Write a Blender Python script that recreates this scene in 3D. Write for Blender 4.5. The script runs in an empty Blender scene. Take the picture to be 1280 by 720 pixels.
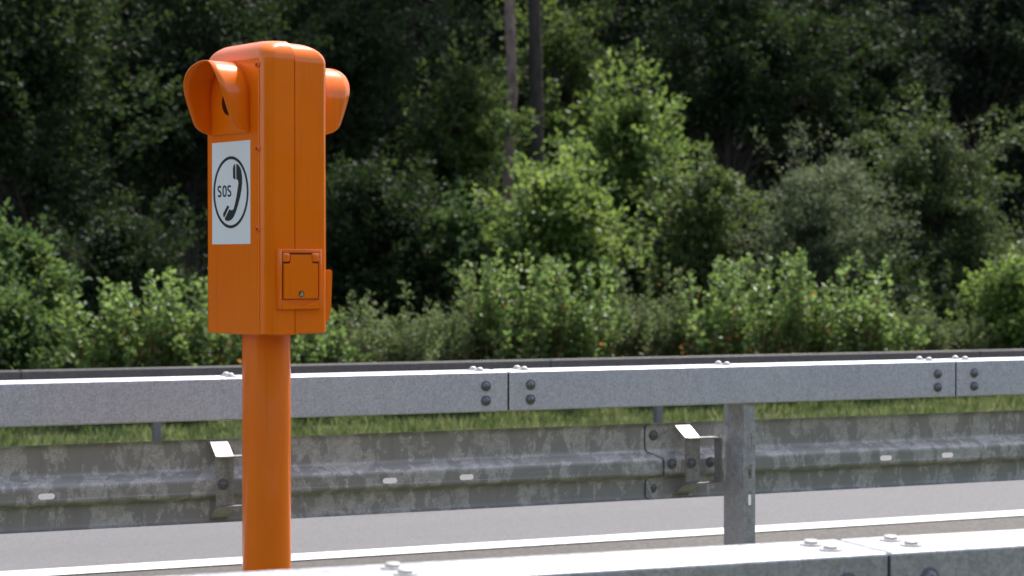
import bpy, bmesh, math, random
import numpy as np
from mathutils import Vector
from mathutils.geometry import tessellate_polygon

random.seed(7)
RNG = np.random.default_rng(11)
sc = bpy.context.scene
COL = sc.collection
F = 2350.0            # focal length in pixels of a 1280 wide picture
HC = 1.385            # camera height

# ------------------------------------------------------------------ camera, sky, sun, exposure
cam_d = bpy.data.cameras.new('camera')
cam = bpy.data.objects.new('camera', cam_d)
COL.objects.link(cam)
cam_d.sensor_width = 36.0
cam_d.lens = F / 1280 * 36.0
cam_d.clip_start = 0.1
cam_d.clip_end = 600
cam.location = (0, 0, HC)
cam.rotation_euler = (math.radians(90) - math.atan(32 / F), 0, 0)
cam_d.dof.use_dof = True
cam_d.dof.focus_distance = 5.6
cam_d.dof.aperture_fstop = 4.5
sc.camera = cam

SUN_DIR = Vector((0.45, 0.89, 0)).normalized()
SUN_EL = math.radians(59)
w = bpy.data.worlds.new('World')
sc.world = w
w.use_nodes = True
nt = w.node_tree
sky = nt.nodes.new('ShaderNodeTexSky')
sky.sky_type = 'NISHITA'
sky.sun_disc = False
sky.sun_elevation = SUN_EL
sky.sun_rotation = math.atan2(SUN_DIR.x, SUN_DIR.y)
sky.altitude = 200
sky.air_density = 1.0
sky.dust_density = 1.5
hsv = nt.nodes.new('ShaderNodeHueSaturation')
hsv.inputs['Saturation'].default_value = 0.62
nt.links.new(sky.outputs[0], hsv.inputs['Color'])
nt.links.new(hsv.outputs[0], nt.nodes['Background'].inputs[0])
nt.nodes['Background'].inputs[1].default_value = 0.15
sun_d = bpy.data.lights.new('sun', 'SUN')
sun_d.energy = 3.7
sun_d.angle = math.radians(0.55)
sun_d.color = (1.0, 0.95, 0.87)
sun = bpy.data.objects.new('sun', sun_d)
COL.objects.link(sun)
sv = Vector((SUN_DIR.x * math.cos(SUN_EL), SUN_DIR.y * math.cos(SUN_EL), math.sin(SUN_EL)))
sun.rotation_euler = sv.to_track_quat('Z', 'Y').to_euler()
sun.location = (0, 0, 30)
sc.view_settings.view_transform = 'Standard'
sc.view_settings.look = 'None'
sc.view_settings.exposure = 0.86
sc.view_settings.gamma = 1.0
sc.view_settings.use_curve_mapping = False
sc.cycles.max_bounces = 8
sc.cycles.transmission_bounces = 6
sc.cycles.use_denoising = True

# ------------------------------------------------------------------ helpers
RX, RY = math.cos(math.radians(22.2)), math.sin(math.radians(22.2))   # direction of the road
YAW = math.radians(22.2)

def road(t, q, h=0.0):
    return Vector((t * RX - q * RY, t * RY + q * RX, h))

def tx(px, q):
    X = (px - 640) / F
    Z = q / (RX - RY * X)
    return Z * (RX * X + RY)

def tag(o, label=None, cat=None, group=None, kind=None):
    if label: o['label'] = label
    if cat: o['category'] = cat
    if group: o['group'] = group
    if kind: o['kind'] = kind
    return o

def empty(name, loc, rz=0.0):
    o = bpy.data.objects.new(name, None)
    o.empty_display_size = 0.2
    o.location = loc
    o.rotation_euler = (0, 0, rz)
    COL.objects.link(o)
    return o

def link_mesh(name, me, mat, parent=None, smooth=False):
    o = bpy.data.objects.new(name, me)
    if mat: me.materials.append(mat)
    if smooth:
        me.polygons.foreach_set('use_smooth', [True] * len(me.polygons))
    COL.objects.link(o)
    if parent: o.parent = parent
    return o

def from_bm(name, bm, mat, parent=None, smooth=False, recalc=True):
    if recalc:
        bmesh.ops.recalc_face_normals(bm, faces=bm.faces[:])
    me = bpy.data.meshes.new(name)
    bm.to_mesh(me)
    bm.free()
    o = link_mesh(name, me, mat, parent, smooth)
    return o

def auto_smooth(o, ang=35):
    me = o.data
    me.polygons.foreach_set('use_smooth', [True] * len(me.polygons))
    bm = bmesh.new(); bm.from_mesh(me)
    for e in bm.edges:
        if len(e.link_faces) == 2 and e.calc_face_angle(0) > math.radians(ang):
            e.smooth = False
    bm.to_mesh(me); bm.free()

def add_box(bm, x0, x1, y0, y1, z0, z1, bev=0.0, seg=2):
    vs = [bm.verts.new(p) for p in ((x0, y0, z0), (x1, y0, z0), (x1, y1, z0), (x0, y1, z0),
                                    (x0, y0, z1), (x1, y0, z1), (x1, y1, z1), (x0, y1, z1))]
    fs = [bm.faces.new([vs[i] for i in f]) for f in ((3, 2, 1, 0), (4, 5, 6, 7), (0, 1, 5, 4),
                                                    (1, 2, 6, 5), (2, 3, 7, 6), (3, 0, 4, 7))]
    if bev > 0:
        es = set()
        for f in fs: es.update(f.edges)
        bmesh.ops.bevel(bm, geom=list(es), offset=bev, segments=seg, profile=0.5, affect='EDGES')

def add_lathe(bm, prof, origin, axis='z', n=20):
    """prof: list of (radius, height) ; first/last radius 0 closes it"""
    rings = []
    o = Vector(origin)
    def pt(r, h, a):
        c, s = math.cos(a) * r, math.sin(a) * r
        if axis == 'z': return o + Vector((c, s, h))
        if axis == 'y': return o + Vector((c, h, s))
        return o + Vector((h, c, s))
    for r, h in prof:
        if r < 1e-6:
            rings.append([bm.verts.new(pt(0, h, 0))])
        else:
            rings.append([bm.verts.new(pt(r, h, 2 * math.pi * k / n)) for k in range(n)])
    for a, b in zip(rings, rings[1:]):
        for k in range(n):
            k2 = (k + 1) % n
            if len(a) == 1 and len(b) == 1: continue
            if len(a) == 1: bm.faces.new((a[0], b[k], b[k2]))
            elif len(b) == 1: bm.faces.new((a[k], a[k2], b[0]))
            else: bm.faces.new((a[k], a[k2], b[k2], b[k]))

def round_poly(pts, r, n=4):
    """fillet the inner corners of an open 2D polyline"""
    out = [Vector(pts[0])]
    for a, b, c in zip(pts, pts[1:], pts[2:]):
        a, b, c = Vector(a), Vector(b), Vector(c)
        d1 = min(r, (a - b).length * 0.45); d2 = min(r, (c - b).length * 0.45)
        p0 = b + (a - b).normalized() * d1; p1 = b + (c - b).normalized() * d2
        for k in range(n + 1):
            u = k / n
            out.append(p0 * (1 - u) ** 2 + b * 2 * u * (1 - u) + p1 * u ** 2)
    out.append(Vector(pts[-1]))
    return out

# ------------------------------------------------------------------ materials
def new_mat(name):
    m = bpy.data.materials.new(name)
    m.use_nodes = True
    return m, m.node_tree, m.node_tree.nodes['Principled BSDF']

def N(nt, t, **kw):
    n = nt.nodes.new(t)
    for k, v in kw.items():
        if k in n.inputs: n.inputs[k].default_value = v
        else: setattr(n, k, v)
    return n

def ramp(nt, src, stops):
    r = nt.nodes.new('ShaderNodeValToRGB')
    el = r.color_ramp.elements
    while len(el) > 1: el.remove(el[-1])
    el[0].position = stops[0][0]; el[0].color = (*stops[0][1], 1)
    for p, c in stops[1:]:
        e = el.new(p); e.color = (*c, 1)
    nt.links.new(src, r.inputs[0])
    return r.outputs[0]

def g(v): return (v, v, v)

def mixc(nt, fac, a, b, mode='MIX'):
    m = nt.nodes.new('ShaderNodeMix'); m.data_type = 'RGBA'; m.blend_type = mode
    for s, i in ((fac, 0), (a, 6), (b, 7)):
        if hasattr(s, 'links'): nt.links.new(s, m.inputs[i])
        elif isinstance(s, tuple): m.inputs[i].default_value = (*s, 1)
        else: m.inputs[i].default_value = s
    return m.outputs[2]

def bump(nt, src, bsdf, strength, dist):
    b = nt.nodes.new('ShaderNodeBump')
    b.inputs['Strength'].default_value = strength
    b.inputs['Distance'].default_value = dist
    nt.links.new(src, b.inputs['Height'])
    nt.links.new(b.outputs[0], bsdf.inputs['Normal'])

def objco(nt, scale=(1, 1, 1)):
    tc = nt.nodes.new('ShaderNodeTexCoord')
    mp = nt.nodes.new('ShaderNodeMapping')
    mp.inputs['Scale'].default_value = scale
    nt.links.new(tc.outputs['Object'], mp.inputs[0])
    return mp.outputs[0]

def noise(nt, co, scale, detail=4, rough=0.55, dist=0.0):
    n = nt.nodes.new('ShaderNodeTexNoise')
    n.inputs['Scale'].default_value = scale; n.inputs['Detail'].default_value = detail
    n.inputs['Roughness'].default_value = rough; n.inputs['Distortion'].default_value = dist
    nt.links.new(co, n.inputs['Vector'])
    return n.outputs['Fac']

def make_orange():
    m, nt, b = new_mat('orange_paint')
    co = objco(nt)
    n1 = noise(nt, co, 3.0, 5)
    c = ramp(nt, n1, [(0.3, (0.90, 0.165, 0.001)), (0.7, (0.96, 0.195, 0.002))])
    n3 = noise(nt, objco(nt, (60, 60, 2.0)), 1.0, 3)
    dirt = ramp(nt, n3, [(0.58, g(0)), (0.78, g(0.34))])
    c = mixc(nt, dirt, c, (0.50, 0.13, 0.02))
    spk = ramp(nt, noise(nt, co, 190, 2), [(0.74, g(0)), (0.78, g(0.5))])
    c = mixc(nt, spk, c, (0.28, 0.10, 0.03))
    nt.links.new(c, b.inputs['Base Color'])
    r = ramp(nt, noise(nt, co, 9, 4), [(0.3, g(0.17)), (0.7, g(0.26))])
    nt.links.new(r, b.inputs['Roughness'])
    b.inputs['Coat Weight'].default_value = 0.3
    b.inputs['Specular IOR Level'].default_value = 0.35
    b.inputs['Coat Roughness'].default_value = 0.06
    bump(nt, noise(nt, co, 70, 3), b, 0.05, 0.001)
    return m

def make_zinc(name, base, spangle=60, patch=0.0, metallic=0.55, streak=0.25, rough=0.5):
    m, nt, b = new_mat(name)
    co = objco(nt)
    v = nt.nodes.new('ShaderNodeTexVoronoi'); v.inputs['Scale'].default_value = spangle
    v.inputs['Randomness'].default_value = 1.0
    wv = nt.nodes.new('ShaderNodeVectorMath'); wv.operation = 'ADD'
    nn = nt.nodes.new('ShaderNodeTexNoise'); nn.inputs['Scale'].default_value = spangle * 0.9
    nt.links.new(co, nn.inputs['Vector'])
    sc_ = nt.nodes.new('ShaderNodeVectorMath'); sc_.operation = 'SCALE'; sc_.inputs['Scale'].default_value = 0.03
    nt.links.new(nn.outputs['Color'], sc_.inputs[0])
    nt.links.new(co, wv.inputs[0]); nt.links.new(sc_.outputs[0], wv.inputs[1])
    nt.links.new(wv.outputs[0], v.inputs['Vector'])
    d = tuple(x * 0.84 for x in base); l = tuple(min(1, x * 1.16) for x in base)
    c = ramp(nt, v.outputs['Color'], [(0.1, d), (0.9, l)])
    fine = noise(nt, co, 160, 4, 0.7)
    c = mixc(nt, 0.55, c, ramp(nt, fine, [(0.3, g(0.25)), (0.7, g(0.75))]), 'OVERLAY')
    big = noise(nt, co, 2.2, 4)
    c = mixc(nt, 0.35, c, ramp(nt, big, [(0.3, (0.38, 0.38, 0.42)), (0.7, (0.60, 0.58, 0.57))]), 'OVERLAY')
    if patch > 0:
        pn = noise(nt, objco(nt, (9, 9, 4.5)), 1.6, 6, 0.68, 0.3)
        pm = ramp(nt, pn, [(0.48, g(0)), (0.515, g(1))])
        pd = tuple(x * 0.64 for x in base)
        msk = nt.nodes.new('ShaderNodeMath'); msk.operation = 'MULTIPLY'; msk.inputs[1].default_value = patch
        nt.links.new(pm, msk.inputs[0])
        c = mixc(nt, msk.outputs[0], c, pd)
    st = noise(nt, objco(nt, (22, 22, 1.5)), 1.0, 4, 0.6)
    sm = ramp(nt, st, [(0.52, g(0)), (0.75, g(streak))])
    c = mixc(nt, sm, c, (0.14, 0.115, 0.085))
    nt.links.new(c, b.inputs['Base Color'])
    b.inputs['Metallic'].default_value = metallic
    nt.links.new(ramp(nt, v.outputs['Color'], [(0.0, g(rough - 0.09)), (1.0, g(rough + 0.07))]), b.inputs['Roughness'])
    bump(nt, fine, b, 0.25, 0.002)
    return m

def simple(name, col, rough=0.6, metallic=0.0, var=0.15, scale=40):
    m, nt, b = new_mat(name)
    n = noise(nt, objco(nt), scale, 4)
    nt.links.new(ramp(nt, n, [(0.3, tuple(c * (1 - var) for c in col)), (0.7, tuple(min(1, c * (1 + var)) for c in col))]), b.inputs['Base Color'])
    b.inputs['Roughness'].default_value = rough
    b.inputs['Metallic'].default_value = metallic
    return m

def asphalt(name, c0, c1, grain=260, stain=(0.1, 0.1, 0.1), tint=0.35):
    m, nt, b = new_mat(name)
    co = objco(nt)
    a = noise(nt, co, grain, 5, 0.75)
    c = ramp(nt, a, [(0.32, c0), (0.62, c1)])
    v = nt.nodes.new('ShaderNodeTexVoronoi'); v.inputs['Scale'].default_value = grain * 0.55
    nt.links.new(co, v.inputs['Vector'])
    c = mixc(nt, 0.4, c, ramp(nt, v.outputs['Color'], [(0.0, g(0.25)), (1.0, g(0.78))]), 'OVERLAY')
    lane = noise(nt, objco(nt, (0.25, 1.7, 1)), 1.0, 4, 0.6)
    c = mixc(nt, ramp(nt, lane, [(0.45, g(0)), (0.7, g(tint))]), c, stain)
    nt.links.new(c, b.inputs['Base Color'])
    b.inputs['Roughness'].default_value = 0.85
    bump(nt, a, b, 0.6, 0.004)
    return m

def leaf_mat(name, dark, mid, light, trans=0.35, rough=0.42, hue=0.478):
    m, nt, b = new_mat(name)
    at = nt.nodes.new('ShaderNodeAttribute'); at.attribute_name = 'tone'
    c = ramp(nt, at.outputs['Fac'], [(0.0, dark), (0.5, mid), (0.93, light), (0.955, (0.16, 0.10, 0.03)), (1.0, (0.24, 0.12, 0.035))])
    nt.links.new(c, b.inputs['Base Color'])
    b.inputs['Roughness'].default_value = rough + 0.12
    b.inputs['Specular IOR Level'].default_value = 0.40
    tr = nt.nodes.new('ShaderNodeBsdfTranslucent')
    hs = nt.nodes.new('ShaderNodeHueSaturation')
    hs.inputs['Hue'].default_value = hue; hs.inputs['Saturation'].default_value = 1.0; hs.inputs['Value'].default_value = 2.4
    nt.links.new(c, hs.inputs['Color']); nt.links.new(hs.outputs[0], tr.inputs['Color'])
    mx = nt.nodes.new('ShaderNodeMixShader'); mx.inputs[0].default_value = trans
    nt.links.new(b.outputs[0], mx.inputs[1]); nt.links.new(tr.outputs[0], mx.inputs[2])
    nt.links.new(mx.outputs[0], nt.nodes['Material Output'].inputs[0])
    return m

def bark_mat(name, c0, c1):
    m, nt, b = new_mat(name)
    co = objco(nt, (14, 14, 3))
    n = noise(nt, co, 1.5, 6, 0.7, 0.4)
    nt.links.new(ramp(nt, n, [(0.35, c0), (0.65, c1)]), b.inputs['Base Color'])
    b.inputs['Roughness'].default_value = 0.9
    bump(nt, n, b, 0.8, 0.03)
    return m

M = dict(
    orange=make_orange(),
    zinc=make_zinc('galvanised_box_beam', (0.60, 0.60, 0.66), 130, 0.0, 0.35, 0.10, 0.46),
    zinc_near=make_zinc('weathered_near_beam', (0.48, 0.48, 0.51), 90, 0.0, 0.45, 0.35, 0.48),
    zinc_old=make_zinc('patchy_old_zinc', (0.54, 0.535, 0.54), 45, 0.9, 0.30, 0.18, 0.55),
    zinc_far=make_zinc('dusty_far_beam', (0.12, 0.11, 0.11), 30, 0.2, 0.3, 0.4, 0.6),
    post=make_zinc('post_zinc', (0.44, 0.44, 0.46), 50, 0.15, 0.45, 0.35, 0.5),
    bracket=make_zinc('bracket_zinc', (0.38, 0.37, 0.36), 60, 0.1, 0.5, 0.45, 0.4),
    bolt=simple('bolt_zinc', (0.20, 0.20, 0.22), 0.5, 0.6, 0.35, 120),
    bolt_bright=simple('bright_bolt_zinc', (0.50, 0.48, 0.47), 0.55, 0.25, 0.2, 120),
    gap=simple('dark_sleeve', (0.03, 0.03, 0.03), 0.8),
    white=simple('sign_white', (0.86, 0.86, 0.88), 0.35, 0, 0.02, 8),
    black=simple('sign_black', (0.012, 0.012, 0.014), 0.35),
    lens=simple('dark_lens', (0.01, 0.008, 0.008), 0.12),
    chrome=simple('lock_metal', (0.6, 0.6, 0.58), 0.25, 0.9),
    seam=simple('orange_shadow_gasket', (0.12, 0.03, 0.008), 0.7),
    road=asphalt('lane_asphalt', (0.098, 0.094, 0.098), (0.165, 0.158, 0.165), 170, (0.11, 0.105, 0.11), 0.35),
    shoulder=asphalt('coarse_shoulder_asphalt', (0.035, 0.031, 0.028), (0.135, 0.12, 0.11), 85, (0.05, 0.045, 0.04), 0.3),
    leaf_broad=leaf_mat('leaf_broad', (0.030, 0.058, 0.017), (0.062, 0.112, 0.030), (0.125, 0.200, 0.055), 0.46, 0.26, 0.478),
    leaf_narrow=leaf_mat('leaf_narrow', (0.035, 0.053, 0.020), (0.060, 0.092, 0.032), (0.10, 0.14, 0.050), 0.40, 0.42),
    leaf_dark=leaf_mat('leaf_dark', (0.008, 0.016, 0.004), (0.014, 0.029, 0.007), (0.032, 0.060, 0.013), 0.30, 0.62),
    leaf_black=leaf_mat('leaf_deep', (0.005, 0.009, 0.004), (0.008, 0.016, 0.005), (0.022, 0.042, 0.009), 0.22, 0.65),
    leaf_lime=leaf_mat('leaf_lime', (0.050, 0.095, 0.020), (0.090, 0.155, 0.034), (0.130, 0.195, 0.045), 0.42, 0.40, 0.474),
    leaf_mid=leaf_mat('leaf_mid', (0.026, 0.058, 0.018), (0.045, 0.095, 0.026), (0.074, 0.125, 0.028), 0.38, 0.52, 0.468),
    leaf_olive=leaf_mat('leaf_olive', (0.028, 0.046, 0.013), (0.050, 0.080, 0.021), (0.09, 0.135, 0.034), 0.34, 0.45),
    leaf_grey=leaf_mat('leaf_grey', (0.040, 0.060, 0.026), (0.072, 0.100, 0.044), (0.12, 0.150, 0.070), 0.26, 0.5),
    bark=bark_mat('pine_bark', (0.12, 0.08, 0.07), (0.34, 0.25, 0.21)),
    bark_dark=bark_mat('dark_bark', (0.018, 0.014, 0.012), (0.06, 0.048, 0.038)),
    stem=simple('shoot_stem', (0.16, 0.10, 0.055), 0.8, 0, 0.4, 30),
    grass=leaf_mat('grass_blade', (0.028, 0.050, 0.014), (0.055, 0.092, 0.026), (0.15, 0.17, 0.075), 0.4, 0.5),
)

def line_paint():
    m, nt, b = new_mat('road_line_paint')
    co = objco(nt)
    n = noise(nt, co, 55, 5, 0.7)
    nt.links.new(ramp(nt, n, [(0.33, (0.36, 0.35, 0.34)), (0.45, (0.80, 0.80, 0.79))]), b.inputs['Base Color'])
    b.inputs['Roughness'].default_value = 0.6
    return m
M['line'] = line_paint()

def ground_mat():
    m, nt, b = new_mat('verge_soil_and_grass')
    co = objco(nt)
    a = noise(nt, co, 1.2, 6, 0.65)
    f = noise(nt, co, 35, 5, 0.7)
    c1 = ramp(nt, f, [(0.3, (0.035, 0.055, 0.014)), (0.7, (0.10, 0.13, 0.035))])
    c2 = ramp(nt, f, [(0.3, (0.07, 0.055, 0.035)), (0.7, (0.20, 0.165, 0.11))])
    c = mixc(nt, ramp(nt, a, [(0.45, g(0)), (0.62, g(1))]), c1, c2)
    nt.links.new(c, b.inputs['Base Color'])
    b.inputs['Roughness'].default_value = 0.95
    bump(nt, f, b, 0.8, 0.03)
    return m
M['ground'] = ground_mat()
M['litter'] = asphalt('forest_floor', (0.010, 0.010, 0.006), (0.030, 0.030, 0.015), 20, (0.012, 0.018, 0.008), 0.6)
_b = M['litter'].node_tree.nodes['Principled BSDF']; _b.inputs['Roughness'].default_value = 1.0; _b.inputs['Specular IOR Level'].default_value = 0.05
M['gravel'] = asphalt('pale_gravel', (0.22, 0.20, 0.17), (0.46, 0.43, 0.38), 40, (0.2, 0.19, 0.15), 0.4)

# ------------------------------------------------------------------ setting
def strip(name, q0, q1, h, mat, t0=-60, t1=90, n=30):
    bm = bmesh.new()
    rows = []
    for k in range(n + 1):
        t = t0 + (t1 - t0) * k / n
        rows.append((bm.verts.new((t, q0, h)), bm.verts.new((t, q1, h))))
    for a, b in zip(rows, rows[1:]):
        bm.faces.new((a[0], b[0], b[1], a[1]))
    o = from_bm(name, bm, mat)
    o.rotation_euler = (0, 0, YAW)
    return tag(o, kind='structure')

# one big ground sheet, gently rising behind the hedge into a wooded bank
def terrain():
    bm = bmesh.new()
    ts = [-300, -150, -80] + [-60 + 5 * k for k in range(31)] + [130, 200, 320]
    qs = [-300, -100, -30, -6, 0, 3, 6.9, 7.0, 13, 14.0, 15, 16, 17, 18, 20, 23, 26, 30, 34, 38, 42, 46, 52, 60, 80, 140, 320]
    def hh(t, q):
        if q <= 13: return 0.0
        if q <= 15: return -0.06 * (q - 13)
        if q <= 20: return -0.12
        if q <= 34: return -0.12 + 0.03 * (q - 20) + 0.10 * math.sin(t * 0.31 + q)
        if q <= 60: return 0.30 + 0.62 * (q - 34) + 0.5 * math.sin(t * 0.17 + q * 0.2)
        return 16.4
    grid = [[bm.verts.new((t, q, hh(t, q))) for q in qs] for t in ts]
    for i in range(len(ts) - 1):
        for j in range(len(qs) - 1):
            f = bm.faces.new((grid[i][j], grid[i + 1][j], grid[i + 1][j + 1], grid[i][j + 1]))
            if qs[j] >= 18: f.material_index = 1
    o = from_bm('ground', bm, M['ground'])
    o.data.materials.append(M['litter'])
    o.rotation_euler = (0, 0, YAW)
    tag(o, kind='structure')
terrain()
strip('shoulder', 7.05, 8.50, 0.006, M['shoulder'])
strip('road', 8.50, 12.90, 0.007, M['road'])
strip('near_edge_line', 8.385, 8.575, 0.012, M['line'])
strip('far_edge_line', 11.62, 11.82, 0.012, M['line'])
strip('gravel_path', 17.7, 18.4, -0.112, M['gravel'])

# ------------------------------------------------------------------ guardrails
BOLT_PROF = [(0.0, 0.0155), (0.006, 0.015), (0.011, 0.012), (0.0145, 0.006), (0.0150, 0.004), (0.0195, 0.0035), (0.0200, 0.0), (0.0, -0.001)]

def bolt(parent, loc, axis, mat, sgn=1, hexa=False):
    bm = bmesh.new()
    if hexa:
        add_lathe(bm, [(0.0, 0.0), (0.022, 0.0), (0.0215, 0.0035), (0.0, 0.004)], (0, 0, 0), 'z', 18)
        add_lathe(bm, [(0.0, 0.0105), (0.012, 0.0105), (0.0145, 0.009), (0.0150, 0.0036), (0.0, 0.003)], (0, 0, 0), 'z', 6)
    else:
        add_lathe(bm, BOLT_PROF, (0, 0, 0), 'z', 16)
    if axis == 'y':      # head pointing to local -y
        bmesh.ops.rotate(bm, verts=bm.verts[:], cent=(0, 0, 0), matrix=__import__('mathutils').Matrix.Rotation(math.radians(90), 3, 'X'))
        if sgn < 0:
            bmesh.ops.rotate(bm, verts=bm.verts[:], cent=(0, 0, 0), matrix=__import__('mathutils').Matrix.Rotation(math.radians(180), 3, 'Z'))
    if axis == 'x':
        bmesh.ops.rotate(bm, verts=bm.verts[:], cent=(0, 0, 0), matrix=__import__('mathutils').Matrix.Rotation(math.radians(-90 * sgn), 3, 'Y'))
    o = from_bm('bolt', bm, mat, parent)
    auto_smooth(o, 40)
    o.rotation_euler = (0, 0, 0)
    o.location = loc
    return o

W_PROF = [(0.012, 0.312), (0.000, 0.300), (0.000, 0.200), (0.060, 0.168), (0.062, 0.108), (0.002, 0.088), (0.000, 0.014), (0.012, 0.002)]

def slot_loop(cx, cz, hw, hh, n=5):
    r = hh
    pts = []
    for k in range(n + 1):
        a = -math.pi / 2 + math.pi * k / n
        pts.append((cx + hw - r + math.cos(a) * r, cz + math.sin(a) * r))
    for k in range(n + 1):
        a = math.pi / 2 + math.pi * k / n
        pts.append((cx - hw + r + math.cos(a) * r, cz + math.sin(a) * r))
    return pts

def w_panel(parent, t0, t1, y, hbot, face, mat, slots=(), cut_left=False, name='rail_panel'):
    """face=-1: ridge (middle) bulges to local -y"""
    pts = round_poly(W_PROF, 0.012, 4)
    bm = bmesh.new()
    n = max(2, int((t1 - t0) / 0.25))
    # widest segment of the ridge
    def start(p, h):
        if not cut_left: return t0
        return t0 + 0.055 * min(1, p / 0.05)
    ridge_i = max(range(len(pts) - 1), key=lambda i: (pts[i][0] > 0.0595 and pts[i + 1][0] > 0.0595) * (pts[i] - pts[i + 1]).length)
    rows = []
    for p in pts:
        s = start(p[0], p[1])
        rows.append([bm.verts.new((s + (t1 - s) * k / n, y + face * p[0], hbot + p[1])) for k in range(n + 1)])
    for i in range(len(pts) - 1):
        if i == ridge_i and slots:
            a, b = rows[i], rows[i + 1]
            zt, zb = a[0].co.z, b[0].co.z
            yy = a[0].co.y
            outer = [v.co.copy() for v in a] + [v.co.copy() for v in reversed(b)]
            polys = [outer]; allv = a + list(reversed(b))
            for (cx, hw) in slots:
                lp = slot_loop(cx, (zt + zb) / 2 - 0.004, hw, 0.0105)
                hv = [bm.verts.new((u, yy, v)) for u, v in lp]
                polys.append([v.co.copy() for v in hv]); allv = allv + hv
            flat = [[Vector((c.x, c.z, 0)) for c in pl] for pl in polys]
            for tri in tessellate_polygon(flat):
                try: bm.faces.new([allv[j] for j in tri])
                except ValueError: continue
        else:
            for k in range(n):
                bm.faces.new((rows[i][k], rows[i][k + 1], rows[i + 1][k + 1], rows[i + 1][k]))
    for f in bm.faces:
        f.normal_update()
        if f.normal.y * face < 0 or (abs(f.normal.y) < 1e-4 and f.normal.z < 0): f.normal_flip()
    o = from_bm(name, bm, mat, parent, recalc=False)
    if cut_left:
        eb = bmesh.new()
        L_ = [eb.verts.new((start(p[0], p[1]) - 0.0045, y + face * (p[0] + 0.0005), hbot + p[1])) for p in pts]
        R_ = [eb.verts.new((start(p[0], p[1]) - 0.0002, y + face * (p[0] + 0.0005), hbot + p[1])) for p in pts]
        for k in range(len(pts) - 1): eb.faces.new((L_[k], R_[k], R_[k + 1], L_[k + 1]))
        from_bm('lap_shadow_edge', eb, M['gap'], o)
    return o

def c_post(parent, t, y0, y1, h0, h1, wd, mat, slots=True, front=True):
    """C-section post, web facing -x, flanges running to +x; y0<y1"""
    bm = bmesh.new()
    th = 0.005
    sl = [0.678, 0.552, 0.447] if slots else []
    def flange(y):
        outer = [(t, h0), (t + wd, h0), (t + wd, h1), (t, h1)]
        loops = [outer] + [[(t + wd * 0.55 + (v - z) * 0.0 + (u) , v) for u, v in [(uu, vv) for uu, vv in slot_v(0, z)]] for z in sl]
        allv = []
        for lp in loops: allv += [bm.verts.new((u, y, v)) for u, v in lp]
        for tri in tessellate_polygon([[Vector((u, v, 0)) for u, v in lp] for lp in loops]):
            bm.faces.new([allv[j] for j in tri])
    def slot_v(cx, cz):
        return [(v, u + cz) for u, v in slot_loop(cx, 0, 0.030, 0.0078)]
    flange(y0); flange(y1)
    vs = [bm.verts.new(p) for p in ((t, y0, h0), (t, y1, h0), (t, y1, h1), (t, y0, h1))]
    bm.faces.new(vs)
    for y, s in ((y0, 1), (y1, -1)):       # lips
        vs = [bm.verts.new(p) for p in ((t + wd, y, h0), (t + wd, y + s * 0.018, h0), (t + wd, y + s * 0.018, h1), (t + wd, y, h1))]
        bm.faces.new(vs)
    bmesh.ops.remove_doubles(bm, verts=bm.verts[:], dist=1e-5)
    o = from_bm('post', bm, mat, parent)
    md = o.modifiers.new('thickness', 'SOLIDIFY'); md.thickness = th; md.offset = 0
    return o

def hat_bracket(parent, t, yp, yw, hb, face, mat, bmat):
    """bent strip between the W panel and the post: slope, plate, slope (wd along x)"""
    wd = 0.066
    root = None
    prof = [(yw, hb + 0.306), (yp + (yw - yp) * 0.72, hb + 0.296), (yp, hb + 0.256), (yp, hb + 0.072), (yw, hb + 0.012)]
    prof = round_poly(prof, 0.006, 2)
    bm = bmesh.new()
    a = [bm.verts.new((t, p[0], p[1])) for p in prof]
    b = [bm.verts.new((t + wd, p[0], p[1])) for p in prof]
    for k in range(len(prof) - 1): bm.faces.new((a[k], b[k], b[k + 1], a[k + 1]))
    o = from_bm('spacer_strip', bm, mat, parent)
    md = o.modifiers.new('thickness', 'SOLIDIFY'); md.thickness = 0.006; md.offset = 0
    # open ring between strip and post
    bm = bmesh.new()
    x0, x1 = t + 0.004, t + 0.150
    z0, z1 = hb + 0.074, hb + 0.256
    q0, q1 = yp - 0.030, yp + 0.028
    loop = [(x0, z1), (x1, z1), (x1, z0), (x0, z0)]
    loop = [(p.x, p.y) for p in round_poly(loop, 0.012, 3)]
    a = [bm.verts.new((u, q0, v)) for u, v in loop]
    b = [bm.verts.new((u, q1, v)) for u, v in loop]
    for k in range(len(loop) - 1): bm.faces.new((a[k], a[k + 1], b[k + 1], b[k]))
    o = from_bm('spacer_bracket', bm, mat, parent)
    md = o.modifiers.new('thickness', 'SOLIDIFY'); md.thickness = 0.005; md.offset = 0
    bolt(parent, (t + 0.026, yp - 0.003 * (-face), hb + 0.155), 'y', bmat, 1, True)

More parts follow.
